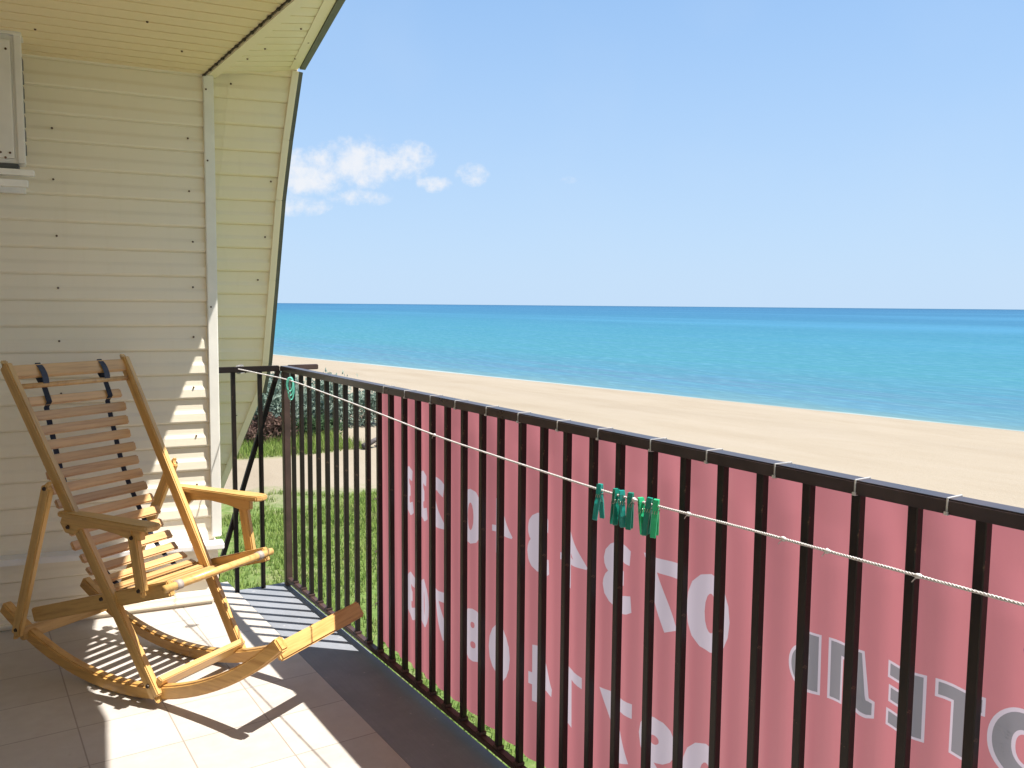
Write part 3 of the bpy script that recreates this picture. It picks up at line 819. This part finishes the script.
tag(link('rope_knot', bm, M['rope'], None, True), 'knot of white rope tied round the end rail', 'rope')

# ---- clothes pegs
def peg_thing(y, mat, label, spread, rz, tilt, size=.072, drop=.0):
    p = line_pt(y)
    e = empty('clothes_peg', label, 'clothes peg', p + Vector((0, 0, drop)), rz, 'green clothes pegs on the clothesline')
    e.rotation_euler = (tilt[0], tilt[1], rz)
    for sgn in (-1, 1):
        b_ = bmesh.new(); wy = .0060
        # side profile in local xz: jaws up over the line, pivot, handle down
        s1 = sgn
        prof = [(.0002, .012), (.0046, .013), (.0062, .004), (.0055, -.012), (.0070 + spread * .45, -.030), (.0068 + spread, -(size - .014)), (.0036 + spread, -(size - .012)), (.0022 + spread * .4, -.028), (.0008, -.016), (.0012, -.006), (.0030, -.002), (.0030, .003), (.0006, .006)]
        va = [b_.verts.new((s1 * x, -wy, z)) for x, z in prof]; vb = [b_.verts.new((s1 * x, wy, z)) for x, z in prof]
        b_.faces.new(va); b_.faces.new(vb[::-1])
        for i in range(len(prof)): b_.faces.new((va[i], vb[i], vb[(i + 1) % len(prof)], va[(i + 1) % len(prof)]))
        bmesh.ops.bevel(b_, geom=[q for q in b_.edges if abs(q.verts[0].co.y - q.verts[1].co.y) < 1e-6], offset=.0007, segments=1, affect='EDGES')
        link('prong', b_, mat, e)
    q = [(.0078 * math.cos(a_), -.007 + .014 * i / 26, -.014 + .0060 * math.sin(a_)) for i in range(27) for a_ in (i * 2 * math.pi / 9,)]
    link('spring', tube_bm(q, .0007, 5), M['spring'], e, True)
    return e
def y_at(px):   # px of the photo -> y along the line, from measured pairs
    T = ((590, 1.51), (600, 1.472), (630, 1.371), (645, 1.325), (660, 1.281))
    for a, b in zip(T[:-1], T[1:]):
        if a[0] <= px <= b[0]: return a[1] + (b[1] - a[1]) * (px - a[0]) / (b[0] - a[0])
    return 1.5
pd = [
    (600, 'peg_teal', 'single teal clothes peg apart from the others, its legs spread like a V', .011, .35, (0, .05)),
    (616, 'peg_dark', 'dark green clothes peg nearest the single teal one, seen edge on', .002, 1.35, (.06, 0)),
    (622, 'peg_teal', 'teal clothes peg second in the bunch, hanging straight', .003, 1.0, (-.03, .05)),
    (630, 'peg_dark', 'dark green clothes peg in the middle of the bunch with its wire spring showing', .003, .55, (.03, -.02)),
    (641, 'peg_green', 'bright green clothes peg hanging lowest in the bunch', .002, 1.15, (-.08, .08)),
    (649, 'peg_dark', 'dark teal clothes peg tucked behind the last bright green one', .004, .5, (.1, 0)),
    (656, 'peg_green', 'bright green clothes peg at the right end of the bunch, tilted', .006, .55, (.05, -.06)),
]
for i, (px, mm, lb, spd, rz, tl) in enumerate(pd):
    peg_thing(y_at(px), M[mm], lb, spd, rz, tl, .079, -.004 if i == 4 else 0)
# mint cord loop at the far post
b_ = bmesh.new()
pc = line_pt(3.31)
for q in range(3):
    tube_bm([pc + Vector((.012 * math.sin(a_) + .006 * (q - 1), .01 * (q - 1), .012 - .045 * (1 - math.cos(a_)) * (.6 + .2 * q))) for a_ in [i * 2 * math.pi / 22 for i in range(23)]], .0030, 6, b_)
tag(link('cord_loop', b_, M['mint'], None, True), 'mint green cord looped on the clothesline by the corner post', 'cord')


# ================================================================== ROCKING CHAIR
CH_N = Vector((.443, 3.013, 0))
rz = rad(-60)
U = Vector((math.cos(rz), math.sin(rz), 0)); V = Vector((-math.sin(rz), math.cos(rz), 0))
chair = empty('rocking_chair', 'varnished wooden rocking chair with slatted sling seat, facing the railing', 'rocking chair', CH_N + V * .25, rz)
HW = .245
def c3(u, v, z): return (u, v, z)
VUP = (0, 1, 0)
bolt_me = None
def bolt(u, v, z):
    global bolt_me
    if bolt_me is None:
        b_ = bmesh.new(); bmesh.ops.create_cone(b_, cap_ends=True, segments=12, radius1=.0075, radius2=.006, depth=.006)
        bolt_me = bpy.data.meshes.new('bolt'); b_.to_mesh(bolt_me); b_.free(); bolt_me.materials.append(M['bolt'])
    o = bpy.data.objects.new('bolt', bolt_me); COL.objects.link(o); o.parent = chair
    o.location = (u, v, z); o.rotation_euler = (math.pi / 2, 0, 0)
def side_prism(name, prof, v, th, mat, bev=.003):
    b_ = bmesh.new()
    va = [b_.verts.new((u, v - th / 2, z)) for u, z in prof]; vb = [b_.verts.new((u, v + th / 2, z)) for u, z in prof]
    n = len(prof); b_.faces.new(va); b_.faces.new(vb[::-1])
    for i in range(n): b_.faces.new((va[i], vb[i], vb[(i + 1) % n], va[(i + 1) % n]))
    bmesh.ops.recalc_face_normals(b_, faces=b_.faces)
    if bev: bmesh.ops.bevel(b_, geom=[e for e in b_.edges if abs(e.verts[0].co.y - e.verts[1].co.y) < 1e-6], offset=bev, segments=2, affect='EDGES')
    return link(name, b_, mat, chair)
RC, RR = (-.12, 1.14), 1.14       # rocker arc: centre u, radius
def arc(u): return RR - math.sqrt(RR * RR - (u - RC[0]) ** 2)
for sg in (-1, 1):
    v0 = sg * HW
    vi = v0 - sg * .026; vo = v0 + sg * .024
    fi = sg * (.02 if sg < 0 else .085)      # the feet stand closer together than the back
    # long member: back post down to the front foot, slightly tapered
    beam('side_post', c3(-.592, v0, 1.128), c3(.122, v0 - fi, .022), .024, .046, M['wood'], chair, (.84, 0, .54), .004, True)
    beam('rear_leg', c3(-.335, vo, .722), c3(-.585, vo - fi, .115), .022, .044, M['wood'], chair, (-.92, 0, .38), .004, True)
    beam('seat_rail', c3(-.515, vi, .208), c3(.185, vi, .418), .024, .052, M['wood'], chair, (0, 0, 1), .004, False)
    # rocker
    ua0, ua1 = -.735, (.645 if sg < 0 else .612)
    us = [ua0 + i * (ua1 - ua0) / 30 for i in range(31)]
    top_ = []; bot_ = []
    for i, u in enumerate(us):
        a_ = math.asin((u - RC[0]) / RR); hgt = .046
        bot_.append((RC[0] + RR * math.sin(a_), RR - RR * math.cos(a_))); top_.append((RC[0] + (RR - hgt) * math.sin(a_), RR - (RR - hgt) * math.cos(a_)))
    b_ = bmesh.new(); rv = vi - fi
    for half in (0,):
        rows = []
        for (bu, bz), (tu, tz) in zip(bot_, top_):
            rows.append([b_.verts.new((bu, rv - .018, bz)), b_.verts.new((bu, rv + .018, bz)), b_.verts.new((tu, rv + .018, tz)), b_.verts.new((tu, rv - .018, tz))])
        for i in range(30):
            for k in range(4): b_.faces.new((rows[i][k], rows[i][(k + 1) % 4], rows[i + 1][(k + 1) % 4], rows[i + 1][k]))
        b_.faces.new(rows[0][::-1]); b_.faces.new(rows[-1])
    bmesh.ops.recalc_face_normals(b_, faces=b_.faces)
    bmesh.ops.bevel(b_, geom=[e for e in b_.edges if e.calc_face_angle(0) > .8], offset=.006, segments=3, affect='EDGES')
    link('rocker', b_, M['rocker'], chair)
    # armrest: flat board over a curved bracket rail
    aw = .058
    b_ = bmesh.new(); pl = [(-.305, -.020), (-.26, -.026), (.10, -.034), (.140, -.030), (.152, -.012), (.152, .012), (.140, .030), (.10, .034), (-.26, .026), (-.305, .020)]
    def az_(u): return .604 + .010 * (u + .3)
    va = [b_.verts.new((u, v0 + y, az_(u))) for u, y in pl]; vb = [b_.verts.new((u, v0 + y, az_(u) + .019)) for u, y in pl]
    n = len(pl); b_.faces.new(va); b_.faces.new(vb[::-1])
    for i in range(n): b_.faces.new((va[i], vb[i], vb[(i + 1) % n], va[(i + 1) % n]))
    bmesh.ops.recalc_face_normals(b_, faces=b_.faces)
    bmesh.ops.bevel(b_, geom=b_.edges[:], offset=.004, segments=2, affect='EDGES')
    link('armrest', b_, M['wood'], chair)
    side_prism('arm_bracket', [(-.30, .603), (.09, .607), (.09, .570), (.05, .562), (-.02, .575), (-.12, .583), (-.21, .572), (-.245, .545), (-.285, .548), (-.31, .58)], v0 - sg * .002, .021, M['wood'])
    beam('arm_support', c3(.045, v0 + sg * .001, .602), c3(.085, v0 + sg * .001, .378), .022, .042, M['wood'], chair, (.98, 0, .17), .004, True)
    for (u, z, v) in ((-.345, .700, vo + sg * .013), (-.262, .572, v0 + sg * .014), (.052, .575, v0 + sg * .014), (.078, .402, v0 + sg * .014), (-.105, .345, v0 + sg * .014), (.085, .075, v0 + sg * .014 - fi * .95), (-.565, .155, vo + sg * .013 - fi * .93)):
        bolt(u, v, z)
# cross pieces
iw = HW - .012
beam('rear_stretcher', c3(-.575, -HW + .01, .128), c3(-.575, HW - .07, .128), .022, .044, M['wood'], chair)
beam('front_stretcher', c3(.110, -iw + .01, .082), c3(.110, iw - .075, .082), .022, .050, M['wood'], chair, (.55, 0, .84))
beam('foot_bar', c3(.590, -HW + .066, arc(.590) + .016), c3(.602, HW - .02, arc(.602) + .022), .022, .056, M['wood'], chair, (-.55, 0, .84), .006)
link('seat_dowel', tube_bm([c3(.178, -HW + .004, .419), c3(.178, HW + .004, .419)], .0135, 14), M['wood'], chair, True)
beam('top_bar', c3(-.566, -HW, 1.086), c3(-.566, HW, 1.086), .018, .050, M['slat'], chair, (-.54, 0, .84))
link('back_dowel', tube_bm([c3(-.540, -HW, 1.036), c3(-.540, HW, 1.036)], .0095, 12), M['slat'], chair, True)
# slats along the hanging curve
CUR = [(-.590, 1.110), (-.560, 1.030), (-.530, .966), (-.516, .912), (-.500, .858), (-.484, .804), (-.468, .750), (-.448, .697), (-.424, .645), (-.395, .596), (-.366, .548), (-.338, .502), (-.308, .457), (-.272, .415), (-.228, .378), (-.178, .352), (-.122, .340), (-.062, .341), (.0, .352), (.06, .371), (.12, .395), (.172, .424)]
def cur_len():
    L_ = [0]
    for a, b in zip(CUR[:-1], CUR[1:]): L_.append(L_[-1] + math.hypot(b[0] - a[0], b[1] - a[1]))
    return L_
CL = cur_len()
def cur(t):
    for i in range(len(CL) - 1):
        if CL[i] <= t <= CL[i + 1]:
            k = (t - CL[i]) / (CL[i + 1] - CL[i]); a, b = CUR[i], CUR[i + 1]
            return a[0] + (b[0] - a[0]) * k, a[1] + (b[1] - a[1]) * k
    return CUR[-1]
t = .142; pit = .0545
nslat = 0
while t < CL[-1] - .03:
    u, z = cur(t); ua, za = cur(t - .01); ub, zb_ = cur(t + .01)
    T_ = Vector((ub - ua, 0, zb_ - za)).normalized()
    jit = random.uniform(-.006, .006); w0 = .196
    beam('slat', c3(u, -w0 + jit, z), c3(u, w0 + jit + random.uniform(-.003, .003), z), .013, .036, M['slat'], chair, tuple(T_), .005, False)
    nslat += 1; t += pit
# webbing straps threaded behind / between the slats
for v in (-.128, .128):
    b_ = bmesh.new(); rows = []
    n = 90
    for i in range(n + 1):
        tt = .0 + (CL[-1] - .004) * i / n; u, z = cur(tt); ua, za = cur(max(0, tt - .012)); ub, zb_ = cur(min(CL[-1], tt + .012))
        T_ = Vector((ub - ua, 0, zb_ - za)).normalized(); nn_ = Vector((T_.z, 0, -T_.x))
        if nn_.x < 0 and nn_.z < 0: nn_ = -nn_
        off = (.014 if tt < .165 else -.0098)
        p = Vector((u, v, z)) + Vector((abs(T_.z), 0, abs(T_.x))) * off
        rows.append([b_.verts.new(p + Vector((0, -.011, 0))), b_.verts.new(p + Vector((0, .011, 0)))])
    for i in range(n): b_.faces.new((rows[i][0], rows[i][1], rows[i + 1][1], rows[i + 1][0]))
    r_ = bmesh.ops.solidify(b_, geom=b_.faces[:], thickness=.0022)
    link('strap', b_, M['strap'], chair)
    # loop over the top bar, and the grey loop round the seat dowel
    q = bmesh.new()
    cen = Vector((-.560, v, 1.072)); rr_ = []
    for i in range(15):
        a_ = i / 14 * 2 * math.pi; rr_.append(Vector((-.54 * .044 * math.sin(a_) + .84 * .019 * math.cos(a_), 0, .84 * .044 * math.sin(a_) + .54 * .019 * math.cos(a_))) + cen)
    rv_ = [[q.verts.new(p + Vector((0, -.012, 0))), q.verts.new(p + Vector((0, .012, 0)))] for p in rr_]
    for i in range(14): q.faces.new((rv_[i][0], rv_[i][1], rv_[i + 1][1], rv_[i + 1][0]))
    link('strap_loop', q, M['strap'], chair)
    link('dowel_loop', tube_bm([c3(.178, v * 1.45 - .011, .419), c3(.178, v * 1.45 + .011, .419)], .0165, 14), M['clip'], chair, True)


# ================================================================== PLANTS
# turf blades
def blade_mat(name, a, b, c_):
    s = NT(name); oi = s.noise(s.coord('Object'), 1.6, 4, .6); o2 = s.noise(s.coord('Object'), 30, 2)
    col = s.ramp(s.math('ADD', s.math('MULTIPLY', oi, .7), s.math('MULTIPLY', o2, .3)), ((.3, a), (.52, b), (.72, c_)))
    d_ = s.n('ShaderNodeBsdfDiffuse', {'Color': col}); t_ = s.n('ShaderNodeBsdfTranslucent', {'Color': col})
    s.t.links.new(s.n('ShaderNodeMixShader', {0: .35, 1: d_.outputs[0], 2: t_.outputs[0]}).outputs[0], s.o.inputs[0]); return s.m
M['grass'] = blade_mat('turf_blades', (.13, .22, .04), (.22, .29, .075), (.40, .36, .18))
def mesh_from(name, verts, faces, mat):
    me = bpy.data.meshes.new(name); me.from_pydata(verts, [], faces); me.update(); me.materials.append(mat)
    o = bpy.data.objects.new(name, me); COL.objects.link(o); return o
vb_, fb_ = [], []
rg = random.Random(3)
tries = 0
while len(fb_) < 60000 and tries < 200000:
    tries += 1
    y = 4.5 + 16.5 * rg.random() ** .8; x = rg.uniform(1.5, 10.5)
    if x > 2.2 + y * .52 or x < y * .18 - .6: continue
    nv_ = noise.noise(Vector((x * .45, y * .45, 1))) + .5 * noise.noise(Vector((x * 1.6, y * 1.6, 4)))
    if nv_ < -.28 + rg.uniform(-.12, .12): continue
    if y + x * .12 + 2.2 * noise.noise(Vector((x * .4, y * .2, 8))) > 19.8: continue
    z = ground_z(x, y) - .01; h = rg.uniform(.05, .16) * (1 + .9 * max(0, nv_)); a_ = rg.uniform(0, 6.283); wd = rg.uniform(.006, .013)
    lx, ly = math.cos(a_), math.sin(a_); tl = rg.uniform(.2, .8) * h; i = len(vb_)
    vb_ += [(x - ly * wd, y + lx * wd, z), (x + ly * wd, y - lx * wd, z), (x + lx * tl * .4 + ly * wd * .6, y + ly * tl * .4 - lx * wd * .6, z + h * .6), (x + lx * tl, y + ly * tl, z + h), (x + lx * tl * .4 - ly * wd * .6, y + ly * tl * .4 + lx * wd * .6, z + h * .6)]
    fb_ += [(i, i + 1, i + 2, i + 4), (i + 4, i + 2, i + 3)]
for q in range(9000):     # rough grass at the foot of the shrubs
    y = rg.uniform(25.0, 30.5); x = rg.uniform(4.5, 10.9)
    z = ground_z(x, y) - .01; h = rg.uniform(.12, .38); a_ = rg.uniform(0, 6.283); wd = rg.uniform(.012, .022); i = len(vb_)
    lx, ly = math.cos(a_), math.sin(a_); tl = rg.uniform(.2, .7) * h
    vb_ += [(x - ly * wd, y + lx * wd, z), (x + ly * wd, y - lx * wd, z), (x + lx * tl, y + ly * tl, z + h)]; fb_ += [(i, i + 1, i + 2)]
tag(mesh_from('grass', vb_, fb_, M['grass']), 'patchy green grass below the end of the balcony', 'grass', None, 'stuff')

M['leaf_silver'] = blade_mat('silver_leaves', (.15, .21, .16), (.27, .34, .28), (.42, .48, .41))
M['leaf_green'] = blade_mat('dark_green_leaves', (.05, .09, .045), (.09, .145, .07), (.15, .21, .11))
M['leaf_brown'] = blade_mat('dry_brown_leaves', (.10, .06, .05), (.17, .105, .085), (.26, .19, .14))
M['bark'] = simple('shrub_bark', (.14, .095, .065), .9, .3, 20)
def shrub(x, y, rx, ry, h, mat, label, n, leaf, seed):
    r = random.Random(seed); z0 = ground_z(x, y)
    e = empty('shrub', label, 'shrub', (x, y, z0), r.uniform(0, 6), 'shrubs beyond the turf')
    e.rotation_euler = (0, 0, 0)
    cl_ = []
    b_ = bmesh.new()
    for k in range(16):
        a_ = r.uniform(0, 6.283); d_ = math.sqrt(r.random()) * .85; hz = h * r.uniform(.45, .92) * (1 - .35 * d_ * d_)
        p = Vector((math.cos(a_) * d_ * rx, math.sin(a_) * d_ * ry, hz)); cl_.append((p, r.uniform(.25, .5) * min(rx, h * .7)))
        tube_bm([(p.x * .12, p.y * .12, -.05), (p.x * .45, p.y * .45, hz * .45), p], lambda t_: .03 * (1 - .75 * t_), 5, b_)
    link('stems', b_, M['bark'], e)
    vs_, fs_ = [], []
    for q in range(n):
        if r.random() < .8:
            p, rr_ = r.choice(cl_); o_ = Vector((r.gauss(0, 1), r.gauss(0, 1), r.gauss(0, .8))) * rr_ * .52; pt = p + o_
        else:
            a_ = r.uniform(0, 6.283); d_ = math.sqrt(r.random()); pt = Vector((math.cos(a_) * d_ * rx, math.sin(a_) * d_ * ry, r.uniform(.02, .5) * h))
        if pt.z < .02: continue
        d1 = Vector((r.gauss(0, 1), r.gauss(0, 1), r.gauss(.5, 1))).normalized(); d2 = d1.orthogonal().normalized(); d2.rotate(Matrix.Rotation(r.uniform(0, 6.28), 3, d1))
        l_ = leaf * r.uniform(.6, 1.4); i = len(vs_)
        vs_ += [pt, pt + d1 * l_ * .5 + d2 * l_ * .2, pt + d1 * l_, pt + d1 * l_ * .5 - d2 * l_ * .2]; fs_.append((i, i + 1, i + 2, i + 3))
    me = bpy.data.meshes.new('foliage'); me.from_pydata(vs_, [], fs_); me.update(); me.materials.append(mat)
    o = bpy.data.objects.new('foliage', me); COL.objects.link(o); o.parent = e
    return e
shrub(8.6, 29.2, 1.5, 1.3, 2.5, M['leaf_silver'], 'tall silver green shrub behind the corner post of the railing', 15000, .17, 1)
shrub(11.0, 30.2, 1.5, 1.3, 1.75, M['leaf_silver'], 'rounded silver green shrub right of the tallest shrub', 12000, .16, 2)
shrub(12.9, 30.0, .9, .9, 1.35, M['leaf_silver'], 'small silver shrub at the right end of the shrub row', 3200, .14, 3)
shrub(7.0, 30.3, 1.1, 1.0, 2.1, M['leaf_green'], 'dark green shrub beside the slanted wing wall', 5000, .15, 4)
shrub(8.4, 27.7, 1.1, .6, .95, M['leaf_brown'], 'low dry brownish shrub in front of the tallest silver shrub', 3000, .12, 5)
shrub(10.3, 28.2, 1.1, .6, .7, M['leaf_green'], 'low dark green shrub at the foot of the rounded shrub', 2600, .12, 6)
# driftwood on the sand
bm = tube_bm([(10.7, 24.9, -3.12), (11.2, 25.1, -2.98), (11.8, 25.0, -3.06), (12.3, 25.3, -2.96)], lambda t_: .10 - .05 * t_, 8)
tube_bm([(11.3, 25.05, -3.0), (11.6, 25.4, -2.75), (11.7, 25.6, -2.6)], lambda t_: .04 - .025 * t_, 6, bm)
tube_bm([(11.9, 25.0, -3.04), (12.3, 24.8, -2.8)], lambda t_: .035 - .02 * t_, 6, bm)
tag(link('driftwood', bm, simple('weathered_driftwood', (.10, .085, .08), .9, .3), None, True), 'dark dead branch lying on the sand past the grass', 'driftwood')
